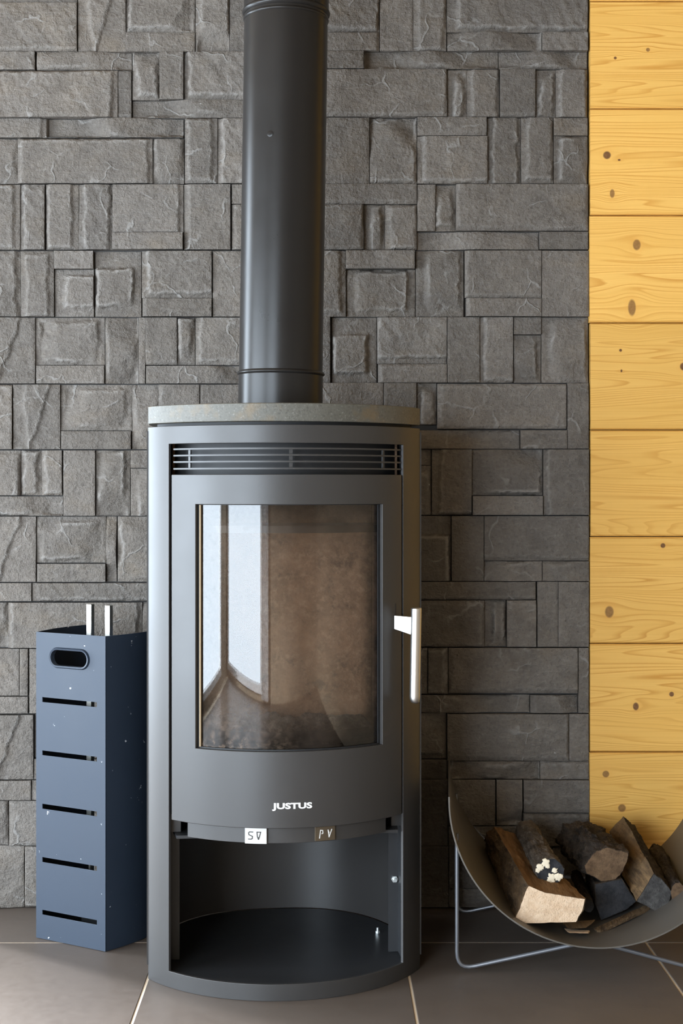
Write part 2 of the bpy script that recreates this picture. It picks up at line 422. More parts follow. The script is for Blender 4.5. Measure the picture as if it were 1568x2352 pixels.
HOLES = {'window_1': ('x', WY0, -2.55, -.72, .03, 1.53, -.10), 'window_2': ('y', WX0, -3.10, -.60, .05, 1.51, -.10),
         'window_3': ('y', WX0, -.05, 1.45, .05, 2.05, -.10), 'window_4': ('x', RY, -2.45, -.95, .05, 2.11, .10)}
wall_with_holes('wall_rear', WY0, WX0, WX1, [HOLES['window_1'][2:6]], 'x', -.10)
wall_with_holes('wall_left', WX0, WY0, RY, [HOLES['window_2'][2:6], HOLES['window_3'][2:6]], 'y', -.10)
wall_with_holes('wall_recess_back', RY, WX0, STONE_X0 + .08, [HOLES['window_4'][2:6]], 'x', .10)
for nm, (ax, fx, h0, h1, z0, z1, t) in HOLES.items(): window(nm, fx, h0, h1, z0, z1, ax, t)
# pale curtain drawn aside at the right of the glazing, mirrored in the stove glass
w1 = bpy.data.objects['window_1']; mb = MB()
cv = [(-.71 + .30 * k / 60, WY0 + .055 + .022 * math.sin(k * .85)) for k in range(61)]
mb.quad_grid([[(x, y, .015) for x, y in cv], [(x, y, 2.2) for x, y in cv], [(x, y + .003, 2.2) for x, y in cv], [(x, y + .003, .015) for x, y in cv]], closed_v=True)
o = obj('curtain', mb, M['curtain']); o.parent = w1; o.matrix_parent_inverse = Matrix.Translation(w1.location).inverted()

# floor tiles, one object each
TS, GR = .4372, .0036
def tile_mesh(sx, sy):
    mb = MB(); c = .0012
    o = [(-sx/2, -sy/2), (sx/2, -sy/2), (sx/2, sy/2), (-sx/2, sy/2)]; i = [(a - math.copysign(c, a), b - math.copysign(c, b)) for a, b in o]
    mb.quad_grid([[(a, b, -.004) for a, b in o], [(a, b, -c) for a, b in o], [(a, b, 0) for a, b in i]], closed_u=True)
    mb.face((8, 9, 10, 11))
    return mb
proto = None; edge_proto = None
for j in range(-4, 9):
    y1 = -.207 - (j - 1) * TS; y0 = y1 - TS
    for k in range(-7, 5):
        x0 = .1427 + (k - 1) * TS; x1 = x0 + TS
        if x0 < WX0 - .05 or x1 > WX1 + .3 or y0 < WY0 - .3: continue
        if j <= 0 and x0 > STONE_X0 - .2: 
            if j < 0: continue
            y1c = .0145
            if edge_proto is None: t = edge_proto = obj('tile', tile_mesh(TS - GR, y1c - y0 - GR), M['tile'], floor, smooth=False)
            else: t = edge_proto.copy(); COL.objects.link(t)
            t.location = ((x0 + x1) / 2, (y0 + y1c) / 2, 0); continue
        if proto is None: t = proto = obj('tile', tile_mesh(TS - GR, TS - GR), M['tile'], floor, smooth=False)
        else: t = proto.copy(); COL.objects.link(t)
        t.location = ((x0 + x1) / 2, (y0 + y1) / 2, 0)

# ------------------------------------------------------------------ stone cladding, one object per stone
# x0 y0 x1 y1 in wall pixels | level (0-9) | kind f flat, r rough, c chiselled, p raised patch, v crack | insets left right top bottom
ST = """
-60 -35 177 6 4 f|-60 7 177 117 7 r 0 2 2 6|179 -35 288 117 4 v|288 -35 447 73 6 c 10 6 0 8|288 74 447 117 3 f|448 -35 526 117 5 c 12 5 0 2|527 -35 640 117 2 f
640 -35 871 73 4 r 0 6 0 10|640 74 871 115 4 f 0 8 2 2|872 -35 948 115 2 f|948 -35 1025 115 5 f 14 8 0 5|1026 -35 1350 72 4 r 28 2 0 10|1027 73 1244 115 8 c 3 8 2 3|1245 73 1350 115 6 r 4 2 2 2
-60 119 80 160 4 r 2 3 2 2|84 119 301 160 7 c 4 3 3 6|-60 162 270 269 8 r 0 15 5 2|270 162 301 269 3 f|303 119 365 228 4 c 12 8 2 10|366 119 421 228 5 f 3 3 2 3|422 119 640 228 6 r 12 2 2 12|303 229 640 269 5 c 3 2 4 8
640 117 835 157 4 f 2 3 2 4|836 117 1145 157 5 c 6 2 2 8|1146 117 1350 157 4 c 3 2 2 6|640 159 1026 267 6 f 2 5 3 7|1027 159 1072 267 5 c 16 10 8 4|1072 159 1147 267 5 f 12 6 3 4|1148 159 1229 267 6 f 2 4 3 5|1230 159 1277 267 4 c 12 8 8 8|1277 159 1350 267 5 f 10 7 4 3
-60 272 106 315 5 f 2 13 2 4|106 272 420 315 8 c 8 3 4 5|-60 318 40 420 4 c 4 7 3 6|40 318 350 420 6 f 8 14 5 3|350 318 422 420 4 c 6 6 4 3|424 272 499 420 6 f 8 15 6 7|499 272 640 420 5 r 12 2 4 3
640 270 848 420 4 f 2 2 2 2|849 270 957 420 5 c 2 8 2 6|958 270 1117 311 7 f 2 4 2 8|958 312 1119 420 5 f 16 3 3 8|1119 270 1197 420 4 r 14 10 3 4|1197 270 1271 420 5 f 17 8 4 12|1272 270 1350 310 2 f|1272 311 1350 420 4 c 16 3 5 10
-60 424 45 572 6 f 3 17 5 7|45 424 102 572 4 r 12 2 3 3|105 424 180 572 6 f 6 17 4 8|180 424 258 572 5 r 16 10 4 4|258 424 421 533 6 f 3 14 3 3|258 534 420 572 7 f 3 4 3 3|422 424 529 572 5 f 10 2 4 3|532 424 640 468 3 f|532 469 640 572 5 f 8 2 4 3
640 422 957 468 3 f 2 2 2 6|640 469 835 572 5 f 2 6 4 5|836 469 884 572 4 c 18 10 6 3|884 469 957 572 5 f 12 5 6 5|958 424 1000 530 3 f|1000 424 1047 530 4 c 5 14 3 12|1047 424 1350 530 6 f 6 8 3 8|958 532 1238 572 5 c 3 4 4 4|1239 532 1350 572 5 f 3 2 3 3
-60 577 46 726 4 r 2 14 3 3|47 577 123 726 7 f 14 14 10 5|124 577 214 617 7 r 3 2 2 2|124 618 214 726 3 p 28 0 18 22|217 577 323 726 3 p 5 20 44 28|325 577 486 684 5 r 14 3 3 12|327 685 486 726 7 f 6 4 4 3|488 577 640 726 4 f 2 2 3 3
640 576 794 726 5 f 2 16 2 10|794 576 952 617 7 f 4 2 2 4|795 618 954 726 4 p 25 20 8 16|955 576 1065 726 5 c 26 12 4 10|1067 576 1243 684 5 f 8 2 3 6|1070 685 1243 726 7 f 6 3 4 3|1244 576 1352 726 5 f 3 1 2 2
-60 730 80 880 4 v|80 730 240 838 6 c 14 18 12 10|82 839 239 880 4 f|241 730 317 880 5 c 5 6 4 4|318 730 333 880 3 f|333 730 406 838 5 f 2 3 2 6|406 730 447 838 5 c 6 10 5 4|448 730 640 838 5 f 10 2 4 10|335 840 640 880 6 c 3 2 4 4
640 727 758 878 3 f|762 729 865 878 3 p 6 26 44 26|866 729 1026 835 5 r 5 3 3 16|868 836 1026 878 7 f 5 3 5 4|1027 729 1101 878 4 f|1101 729 1178 878 5 f 14 3 3 8|1180 729 1243 768 2 f|1180 769 1243 878 5 c 3 14 6 12|1244 729 1352 878 5 c 24 9 5 6
-60 884 28 1031 7 r 2 3 6 3|30 884 138 1031 4 v|138 884 302 989 6 c 16 16 14 12|140 990 300 1031 4 f|302 884 362 1031 4 c 8 3 4 4|363 884 458 1031 5 f 8 4 4 4|459 884 640 1031 4 f
640 880 880 1031 4 f|881 880 956 975 4 f|957 880 1003 975 4 c 12 10 5 4|1004 882 1301 985 6 f 9 3 8 7|700 988 1194 1030 6 c 3 4 5 4|1195 988 1302 1030 5 f 3 3 3 3|1303 880 1352 1030 3 f
-60 1035 46 1138 6 c 3 6 10 3|46 1035 95 1138 5 c 8 12 6 7|95 1035 142 1138 5 f 10 3 4 6|-60 1140 142 1184 5 c 2 3 4 5|145 1035 218 1184 3 f|219 1035 298 1184 6 c 8 14 6 4|299 1035 420 1075 3 f|299 1076 420 1184 5 c 18 3 8 4
860 1033 990 1068 4 c|860 1069 990 1182 4 p 20 8 20 10|992 1033 1083 1182 5 r 20 3 4 6|1084 1033 1247 1138 5 c 4 10 4 8|1085 1139 1246 1182 7 f 4 4 4 3|1248 1033 1352 1182 5 f 10 3 4 4
-60 1187 82 1336 4 v|83 1187 242 1293 6 c 16 18 14 12|85 1295 242 1336 4 f|243 1187 266 1336 5 c|269 1187 420 1336 6 c 10 4 6 10
860 1186 1036 1334 4 p 70 8 46 4|1037 1186 1111 1334 4 f|1112 1186 1352 1288 5 f 3 2 3 9|1112 1289 1245 1334 5 c 3 6 6 3|1246 1289 1352 1334 5 c 4 2 4 4
-60 1340 72 1381 4 f 2 4 3 3|73 1340 83 1381 2 f|84 1340 420 1381 7 r 4 2 4 5|-60 1384 18 1487 4 c 2 6 4 4|19 1384 326 1487 6 f 8 14 4 3|327 1384 420 1487 4 c
860 1337 1230 1378 5 f 2 3 3 5|860 1379 1112 1485 5 f 2 5 8 5|1113 1379 1163 1485 3 c 22 6 8 6|1164 1379 1231 1485 5 f 8 4 7 3|1234 1337 1282 1485 4 f|1282 1337 1352 1485 5 f 3 2 2 3
-60 1491 44 1598 5 r 2 4 3 3|45 1491 64 1598 6 f|-60 1600 64 1638 5 f 2 3 3 3|67 1491 180 1638 4 f|181 1491 420 1594 5 f|181 1596 420 1638 5 c
860 1489 982 1594 3 f|983 1489 1029 1594 5 f 3 10 5 5|1030 1489 1326 1592 6 f 8 3 4 9|860 1597 1217 1637 5 c 2 5 5 4|1218 1597 1327 1637 5 c 6 3 5 3|1328 1489 1352 1637 4 f
-60 1643 76 1790 5 v|77 1643 240 1742 6 c|77 1744 240 1790 4 f|241 1643 420 1790 4 f
860 1640 1025 1744 3 c 4 8 6 9|860 1746 1025 1790 3 f|1027 1641 1306 1748 6 f 4 5 3 9|1307 1641 1352 1748 4 f|1030 1749 1239 1789 6 c 4 6 5 6|1240 1749 1352 1789 5 r 5 2 5 4
-60 1794 71 1838 5 f 2 4 3 4|72 1794 420 1838 6 c 10 2 4 4|-60 1840 18 1942 4 c 2 6 4 4|20 1840 320 1942 6 f 8 6 5 5|321 1840 420 1942 4 f
860 1792 1028 1942 3 f|1030 1792 1137 1896 6 f 4 4 4 4|1140 1792 1199 1896 6 c 3 4 4 8|1202 1792 1352 1866 6 f 4 2 3 4|1202 1868 1352 1942 5 r 4 2 5 4|1030 1898 1199 1942 4 f
-60 1945 55 2087 5 c 2 4 4 4|57 1945 240 2087 5 r 4 3 3 6|241 1945 420 2087 4 f
860 1944 1030 2087 4 f|1031 1944 1200 2040 5 f|1031 2042 1200 2087 4 f|1201 1944 1352 2087 5 c
"""
def h2(seed, a, b=0.0): return noise.noise(Vector((a, b, seed * 7.31)))
def lstep(t): return max(0.0, min(1.0, t))
def sstep(t): t = max(0.0, min(1.0, t)); return t * t * (3 - 2 * t)
def make_stone(x0, y0, x1, y1, lev, kind, ins, seed):
    rnd = random.Random(seed)
    g = .26
    if abs((y1 - 269) / 152.3 - round((y1 - 269) / 152.3)) < .03: y1 += .8
    if abs((y0 - 271) / 152.3 - round((y0 - 271) / 152.3)) < .03: y0 -= .8
    X0, X1 = (x0 + g - PX) / S, (x1 - g - PX) / S
    Z1, Z0 = CAMH - (y0 + g - PY) / S, CAMH - (y1 - g - PY) / S
    Z0 = max(Z0, .002); w, h = X1 - X0, Z1 - Z0
    res = .0031
    nx, nz = max(4, int(w / res)), max(4, int(h / res))
    top = .0105 + lev * .00135 + rnd.uniform(-.0018, .0018)
    l, r, t, b = [(k - 2.0) / S if k > 4.5 else -.02 for k in ins]
    big = max(ins)
    drop = {'f': .0030, 'r': .0042, 'c': .0055, 'p': .0062, 'v': .0035}[kind] + (.0022 if big > 9 else 0)
    drop = min(drop, top - .005)
    sl = [rnd.uniform(.0028, .0075) for _ in range(4)]; rad = .0016
    ph = rnd.uniform(0, 9)
    planes = []
    if kind in 'cp':
        for _ in range(4 if kind == 'c' else 2):
            a = rnd.uniform(0, 2 * math.pi); planes.append((math.cos(a), math.sin(a), rnd.uniform(.18, .42) * min(w, h), rnd.uniform(.10, .24)))
    tx, tz = rnd.uniform(-.02, .02), rnd.uniform(-.02, .02)
    H = [[0.0] * (nx + 1) for _ in range(nz + 1)]
    sd = seed * .37
    for j in range(nz + 1):
        v = h * j / nz
        wl = h2(sd + 1, v * 24) * .7 + h2(sd + 1, v * 75) * .35 + h2(sd + 1, v * 190) * .15
        wr = h2(sd + 2, v * 24) * .7 + h2(sd + 2, v * 75) * .35 + h2(sd + 2, v * 190) * .15
        for i in range(nx + 1):
            u = w * i / nx
            wb = h2(sd + 3, u * 20) * .7 + h2(sd + 3, u * 70) * .35
            wt = h2(sd + 4, u * 20) * .7 + h2(sd + 4, u * 70) * .35
            eL = u - l - wl * .0075; eR = (w - u) - r - wr * .0075
            eB = v - b - wb * .0060; eT = (h - v) - t - wt * .0060
            m = min(lstep(eL / sl[0] + .6), lstep(eR / sl[1] + .6), lstep(eB / sl[2] + .6), lstep(eT / sl[3] + .6))
            z = top - drop * (1 - m)
            de = min(u, w - u, v, h - v) + .0012 * (wl + wb)
            if de < rad: z -= .0010 * (1 - max(de, 0) / rad) ** 2
            cu, cv = u - w / 2, v - h / 2
            P = Vector((X0 + u, 0, Z0 + v))
            z += tx * cu + tz * cv
            for (ca, sa, c, k) in planes:
                e = ca * cu + sa * cv - c + .0035 * noise.noise(P * 45)
                if e > 0: z -= k * e * m
            n1 = noise.noise(P * 26 + Vector((seed, 0, 0)))
            z += n1 * (.0009 if kind == 'f' else .0016)
            if kind == 'r':
                q = Vector(((P.x + P.z * .8) * 75, seed, (P.z - P.x * .8) * 24))
                z += noise.noise(q) * .0016 * m + noise.noise(q * 2.3) * .0009 * m
            elif kind == 'v':
                # split stone: a leaf with a diagonal crack on the right and a ridge on the left
                c1 = w * (.40 + .38 * v / h) + h2(sd, v * 40) * .006
                lft = w * (.30 - .12 * min(1, v / h * 1.6)) + h2(sd + 5, v * 40) * .004
                z += .0048 * sstep((c1 - u) / .003) * sstep((u - lft) / .007)
                z += noise.noise(P * 70) * .0012
            else:
                z += noise.noise(P * 85) * .0006
            H[j][i] = max(.004, z)
    # roughened outline: corners and arrises slightly broken
    mb = MB(); rows = []
    edge = []
    for j in range(nz + 1):
        row = []
        for i in range(nx + 1):
            row.append((X0 + w * i / nx, .016 - H[j][i], Z0 + h * j / nz))
            i0, i1, j0, j1 = max(i-2, 0), min(i+2, nx), max(j-2, 0), min(j+2, nz)
            lap = H[j][i] - (H[j][i0] + H[j][i1] + H[j0][i] + H[j1][i]) / 4
            edge.append(max(0.0, min(1.0, (lap - .00045) / .0020)))
        rows.append(row)
    mb.quad_grid(rows)
    nf = len(mb.v); n = nx + 1
    loop = [i for i in range(n)] + [j * n + nx for j in range(1, nz + 1)] + [nz * n + i for i in range(nx - 1, -1, -1)] + [j * n for j in range(nz - 1, 0, -1)]
    mb.v += [(mb.v[k][0], .0165, mb.v[k][2]) for k in loop]
    for a in range(len(loop)):
        c = (a + 1) % len(loop); mb.face((loop[c], loop[a], nf + a, nf + c))
    o = obj('stone', mb, M['stone'], wall_stone, center=True, sharp=50)
    at_ = o.data.attributes.new('edge', 'FLOAT', 'POINT')
    at_.data.foreach_set('value', edge + [0.0] * len(loop))
    return o
seed = 1
for line in ST.strip().splitlines():
    for it in line.split('|'):
        p = it.split(); x0, y0, x1, y1 = map(float, p[:4]); lev = float(p[4]); kind = p[5]
        ins = [float(q) for q in p[6:10]] if len(p) > 6 else [2.5, 2.5, 2.5, 2.5]
        make_stone(x0, y0, x1, y1, lev, kind, ins, seed); seed += 1
# the same cladding carries on to the left and above, just outside the frame
rr = random.Random(77)
for row in range(-1, 14):
    ya = 118 + (row - 1) * 152.3; yb = min(ya + 150, 2087); cut = -180 + rr.uniform(-40, 40)
    for xa, xb in ((-306, cut), (cut + 1, -61)):
        if rr.random() < .5 and yb - ya > 120:
            make_stone(xa, ya, xb, ya + 108, rr.randint(4, 6), rr.choice('frc'), [4, 6, 4, 5], seed); seed += 1
            make_stone(xa, ya + 110, xb, yb, rr.randint(4, 7), 'f', [3, 3, 3, 3], seed); seed += 1
        else:
            make_stone(xa, ya, xb, yb, rr.randint(3, 6), rr.choice('frc'), [6, 6, 4, 5], seed); seed += 1
# ------------------------------------------------------------------ timber cladding, one object per board
JOINTS = [-242, 2.5, 249.5, 494.5, 741.5, 987.5, 1232.5, 1478, 1727.5, 1973, 2087]
rr = random.Random(5)
for a, b in zip(JOINTS, JOINTS[1:]):
    z1 = CAMH - (a - PY) / S; z0 = max(.003, CAMH - (b - PY) / S)
    x0 = (1353.5 + rr.uniform(-.4, 2.0) - PX) / S; x1 = WX1 - .004; yf = -.003 + rr.uniform(-.001, .001); c = .0035
    prof = [(z0 + .0008, .020), (z0 + .0008, yf + .004), (z0 + c, yf), (z1 - c, yf), (z1 - .0008, yf + .004), (z1 - .0008, .020)]
    mb = MB(); mb.quad_grid([[(x0, y, z) for z, y in prof], [(x1, y, z) for z, y in prof]], closed_u=True)
    mb.face(range(5, -1, -1)); mb.face(range(6, 12))
    obj('plank', mb, M['pine'], wall_timber, center=True, smooth=False)

# ------------------------------------------------------------------ the stove
SR, SAG, HW = .26846, .13, .23
SA = math.asin(HW / SR); YC = SR - SAG
stove = tag(empty('wood_stove', (-.065, -.37, 0), R_(6.5)), 'anthracite cylindrical wood stove with curved glass door and stone top slab', 'stove')
def arc(phi, r, z): return (r * math.sin(phi), YC - r * math.cos(phi), z)
def arc_grid(a0, a1, z0, z1, r_out, r_in, hole=None, na=40, zs=None, outer_only=False):
    """curved plate following the stove front, optionally with a rectangular hole (a0,a1,z0,z1)"""
    aa = [a0 + (a1 - a0) * i / na for i in range(na + 1)]
    zz = [z0, z1]
    if hole:
        h0, h1, hz0, hz1 = hole
        n1 = max(2, int(na * (h0 - a0) / (a1 - a0))); n3 = max(2, int(na * (a1 - h1) / (a1 - a0))); n2 = max(4, na - n1 - n3)
        aa = [a0 + (h0 - a0) * i / n1 for i in range(n1)] + [h0 + (h1 - h0) * i / n2 for i in range(n2)] + [h1 + (a1 - h1) * i / n3 for i in range(n3 + 1)]
        ia, ib = n1, n1 + n2
        zz = [z0, hz0, hz1, z1]
        if hz0 <= z0 + 1e-6: zz = [z0, hz1, z1]
    mb = MB(); n = len(aa); nz = len(zz)
    for r in (r_out, r_in):
        for z in zz:
            for a in aa: mb.v.append(arc(a, r, z))
    def vid(s, j, i): return s * n * nz + j * n + i
    def solid(j, i):
        if not (0 <= j < nz - 1 and 0 <= i < n - 1): return False
        if hole and ia <= i < ib and zz[j] >= hole[2] - 1e-6 and zz[j + 1] <= hole[3] + 1e-6: return False
        return True
    for j in range(nz - 1):
        for i in range(n - 1):
            if not solid(j, i): continue
            mb.face((vid(0,j,i), vid(0,j,i+1), vid(0,j+1,i+1), vid(0,j+1,i)), 0)
            mb.face((vid(1,j,i), vid(1,j+1,i), vid(1,j+1,i+1), vid(1,j,i+1)), 1)
            if not solid(j-1, i): mb.face((vid(0,j,i), vid(1,j,i), vid(1,j,i+1), vid(0,j,i+1)), 1)
            if not solid(j+1, i): mb.face((vid(0,j+1,i), vid(0,j+1,i+1), vid(1,j+1,i+1), vid(1,j+1,i)), 1)
            if not solid(j, i-1): mb.face((vid(0,j,i), vid(0,j+1,i), vid(1,j+1,i), vid(1,j,i)), 1)
            if not solid(j, i+1): mb.face((vid(0,j,i+1), vid(1,j,i+1), vid(1,j+1,i+1), vid(0,j+1,i+1)), 1)
    return mb
def plan_back(hw, depth, n=40, e=2.5):
    pts = []
    for i in range(n + 1):
        t = math.pi * i / n; c, s_ = math.cos(t), math.sin(t)
        pts.append((hw * math.copysign(abs(c) ** (2/e), c), depth * abs(s_) ** (2/e)))
    return pts                                    # from +hw round the back to -hw
def plan_full(off=0.0, depth=.30, n=40):
    r = SR + off; a = SA
    front = [arc(-a + 2*a*i/n, r, 0)[:2] for i in range(n + 1)]
    hw = r * math.sin(a); y = front[0][1]
    return front + [(x, y + yy) for x, yy in plan_back(hw, depth - y, n)[1:-1]]

# front frame: two pillars, top band, base band
obj('front_frame', arc_grid(-SA, SA, .0, .9202, SR, SR - .005, (R_(-46.85), R_(45.85), .0270, .8910), 56), M['stove'], stove, bevel=.0008)
# side and rear casing
mb = MB(); o_ = plan_back(HW + .0020, .300, 48); i_ = plan_back(HW - .0015, .2965, 48)
rows = [[(x, y, .0236) for x, y in o_], [(x, y, .914) for x, y in o_], [(x, y, .914) for x, y in i_], [(x, y, .0236) for x, y in i_]]
mb.quad_grid(rows, closed_v=True); nn = len(o_)
mb.face((0, nn, 2*nn, 3*nn)); mb.face((nn-1, 4*nn-1, 3*nn-1, 2*nn-1))
obj('casing', mb, M['stove'], stove)
mb = MB(); mb.prism(plan_full(-.006, .292), .0, .0235); obj('base_plate', mb, M['stove_in'], stove)
mb = MB(); mb.prism(plan_full(-.018, .285), .912, .9256); obj('top_plate', mb, M['black'], stove)
mb = MB(); mb.prism(plan_full(-.0005, .305), .9256, .9550); obj('top_slab', mb, M['slab'], stove, bevel=.0016)
# vent behind the grille
mb = arc_grid(R_(-58), R_(58), .838, .905, SR - .034, SR - .038); obj('vent_backing', mb, M['black'], stove)
mb = MB(); mb.prism([arc(R_(a), SR - .007, 0)[:2] for a in range(-47, 48, 2)] + [arc(R_(a), SR - .036, 0)[:2] for a in range(47, -48, -2)], .832, .8395); obj('vent_sill', mb, M['stove_in'], stove)
gr = obj('vent_grille', arc_grid(R_(-1.0), R_(.2), .8490, .8835, SR - .0095, SR - .0125, na=3), M['stove'], stove)
for z in (.8823, .8718, .8613, .8502):
    obj('bar', arc_grid(R_(-45.3), R_(45.3), z - .0013, z + .0013, SR - .0035, SR - .0095, na=40), M['stove'], gr)
for a in (-38.9, 37.2):
    obj('bar', arc_grid(R_(a - .45), R_(a + .45), .8490, .8835, SR - .0095, SR - .0125, na=2), M['stove'], gr)

# door
door = obj('door', arc_grid(R_(-45.50), R_(44.95), .2757, .8408, SR, SR - .007, (R_(-34.75), R_(34.6), .3980, .7924), 56), M['stove'], stove, bevel=.0010)
obj('window_seal', arc_grid(R_(-38), R_(38), .380, .810, SR - .0075, SR - .0105, (R_(-33.9), R_(34.1), .4000, .7915), 48), M['black'], door)
obj('jamb_glint', arc_grid(R_(-34.15), R_(-33.65), .400, .7915, SR - .0068, SR - .0100, na=3), M['jamb_glint'], door)  # added strip, its tan colour stands in for a golden reflection at the jamb
gm = arc_grid(R_(-36.5), R_(36.5), .388, .802, SR - .0110, SR - .0150, na=72)
obj('glass_pane', gm, [M['glass'], M['glass_in']], door)
# handle
ha = R_(41.2)
bar_c = Vector(arc(R_(43.6), SR + .0345, 0)[:2] + (0,)); root = Vector(arc(ha, SR - .001, 0)[:2] + (0,))
dirv = (bar_c - root); tdir = dirv.normalized(); nrm = Vector((-tdir.y, tdir.x, 0)) * .004
tip = bar_c - tdir * .004
mb = MB(); prof = [(root, .6080), (tip, .6065), (tip, .5760), (root, .5855)]
b0 = len(mb.v)
for sgn in (-1, 1): mb.v += [tuple(p + nrm * sgn + Vector((0, 0, z))) for p, z in prof]
mb.face((0, 1, 2, 3)); mb.face((7, 6, 5, 4))
for k in range(4): mb.face((k, 4 + k, 4 + (k + 1) % 4, (k + 1) % 4))
obj('handle_arm', mb, M['handle'], door, bevel=.0008)
mb = MB(); zt, zb = .6215, .4640; r = .0088; n = 20; rows = []
for z, k in [(zt, .88), (zt - .0012, 1.0), (zb + .012, 1.0)] + [(zb + .012 * (1 - math.sin(t)), math.cos(t) ** .6) for t in (.35, .7, 1.0, 1.25, 1.45)]:
    sh = (zt - z) / (zt - zb) * -.0028
    rows.append([(bar_c.x + sh + r * k * math.cos(2*math.pi*q/n) + (1 - k) * .004, bar_c.y + r * k * math.sin(2*math.pi*q/n), z) for q in range(n)])
mb.quad_grid(rows, closed_u=True); mb.face(range(n)); mb.face(range(len(mb.v) - n, len(mb.v)))
obj('handle_bar', mb, M['handle'], door)
mb = MB(); aS = R_(41.35)
obj('handle_slot', arc_grid(aS - .0045, aS + .0045, .606, .6275, SR + .0004, SR - .004, na=2), M['black'], door)
# lettering on the door, bent round the curve
def text_mesh(body, size, offset, extr):
    cu = bpy.data.curves.new('lettering', 'FONT'); cu.body = body; cu.size = size; cu.offset = offset; cu.extrude = extr
    cu.align_x = 'CENTER'; cu.resolution_u = 4; cu.space_character = 1.02
    to = bpy.data.objects.new('tmp', cu); COL.objects.link(to)
    dg = bpy.context.evaluated_depsgraph_get(); me = bpy.data.meshes.new_from_object(to.evaluated_get(dg))
    bpy.data.objects.remove(to); bpy.data.curves.remove(cu); return me
me = text_mesh('JUSTUS', .0175, .0007, .0004)
xs = [v.co.x for v in me.vertices]; ys = [v.co.y for v in me.vertices]
sxx = 2 * R_(6.85) * SR / (max(xs) - min(xs)); mx_ = (max(xs) + min(xs)) / 2; syy = .0126 / (max(ys) - min(ys))
for v in me.vertices:
    a = (v.co.x - mx_) * sxx / SR + R_(-.1); z = .3040 + (v.co.y - min(ys)) * syy
    v.co = arc(a, SR + .0003 + v.co.z, z)
me.materials.append(M['logo']); lo = bpy.data.objects.new('lettering', me); COL.objects.link(lo); lo.parent = door
# air-control strip and its two sliders
obj('air_panel', arc_grid(R_(-40.2), R_(39.0), .2492, .290, SR - .012, SR - .026, na=30), M['stove'], stove, bevel=.0006)
def strokes(par, segs, a0, z0, sx, sz, r, wid, mat, name='lettering'):
    mb = MB()
    for (x1, y1, x2, y2) in segs:
        p, q = Vector((x1 * sx, y1 * sz)), Vector((x2 * sx, y2 * sz)); d = (q - p).normalized() * wid * .5; nn_ = Vector((-d.y, d.x))
        c4 = [p - d - nn_, q + d - nn_, q + d + nn_, p - d + nn_]
        for rr_ in (r + .0004, r - .0006):
            mb.v += [arc(a0 + c.x / SR, rr_, z0 + c.y) for c in c4]
        b = len(mb.v) - 8
        mb.face((b, b+1, b+2, b+3)); mb.face((b+7, b+6, b+5, b+4))
        for k in range(4): mb.face((b+k, b+4+k, b+4+(k+1) % 4, b+(k+1) % 4))
    return obj(name, mb, mat, par, smooth=False)
sv = obj('air_slider', arc_grid(R_(-16.6), R_(-8.9), .2496, .2752, SR - .0055, SR - .020, na=8), M['white_tab'], stove, bevel=.0006)
sv['label'] = 'white enamel slider marked S V'
Sg = [(1, 1, .2, 1), (.2, 1, 0, .85), (0, .85, .1, .6), (.1, .6, .9, .4), (.9, .4, .85, .1), (.85, .1, .6, 0), (.6, 0, 0, 0)]
Vg = [(.05, 1, .95, 1), (.05, 1, .15, .35), (.15, .35, .4, 0), (.95, 1, .5, .05), (.4, 0, .5, .25)]
strokes(sv, Sg, R_(-15.3), .2570, .0072, .0115, SR - .0055, .0014, M['ink'])
strokes(sv, Vg, R_(-12.4), .2570, .0068, .0115, SR - .0055, .0014, M['ink'])
pv = obj('air_slider', arc_grid(R_(8.3), R_(15.8), .2512, .2752, SR - .0085, SR - .020, na=8), M['brown_tab'], stove, bevel=.0005)
pv['label'] = 'brown enamel slider marked P V'
strokes(pv, [(0, 0, .25, 1), (.25, 1, .8, .95), (.8, .95, .85, .6), (.85, .6, .6, .55)], R_(9.9), .2560, .0068, .0125, SR - .0085, .0013, M['logo'])
strokes(pv, [(.05, .95, .3, .05), (.3, .05, 1, 1), (.1, .9, .3, .6)], R_(13.0), .2560, .0068, .0125, SR - .0085, .0013, M['logo'])
# plate that carries the firebox, with a straight front edge
mb = MB(); mb.prism([(-.183, -.052), (.183, -.052)] + plan_back(.190, .285, 30)[0:31], .2450, .2500); obj('firebox_floor', mb, M['stove_in'], stove)
# brackets on both sides of the log niche
for s_ in (-1, 1):
    xe = SR * math.sin(R_(46.3)); ye = YC - SR * math.cos(R_(46.3))
    mb = MB(); x0, x1 = sorted((s_ * xe, s_ * (xe + .0022))); mb.box((x0, ye + .004, .026), (x1, ye + .062, .9)); br = obj('side_bracket', mb, M['stove_in'], stove)
    mb = MB(); x0, x1 = sorted((s_ * (xe - .0165), s_ * (xe + .001))); mb.box((x0, ye + .060, .026), (x1, ye + .063, .285)); obj('flange', mb, M['stove_in'], br)
    mb = MB(); x0, x1 = sorted((s_ * (xe - .018), s_ * (xe + .001))); mb.box((x0, ye + .020, .2505), (x1, ye + .058, .2800)); obj('hinge_block', mb, M['stove'], br)
    for z in (.150,) if s_ > 0 else ():
        bp = Vector((s_ * (xe - .006), ye + .060, z)); mb = MB(); mb.tube([bp, bp + Vector((0, -.003, 0))], .0058, 6); mb.tube([bp + Vector((0, -.003, 0)), bp + Vector((0, -.010, 0))], .003, 8)
        obj('bolt', mb, M['bolt'], br)
for lx, ly in ((.176, .125),):
    mb = MB(); mb.tube([(lx, ly, .0232), (lx, ly, .027)], .0042, 6); mb.tube([(lx, ly, .027), (lx, ly, .033)], .0022, 8); obj('bolt', mb, M['bolt'], stove)
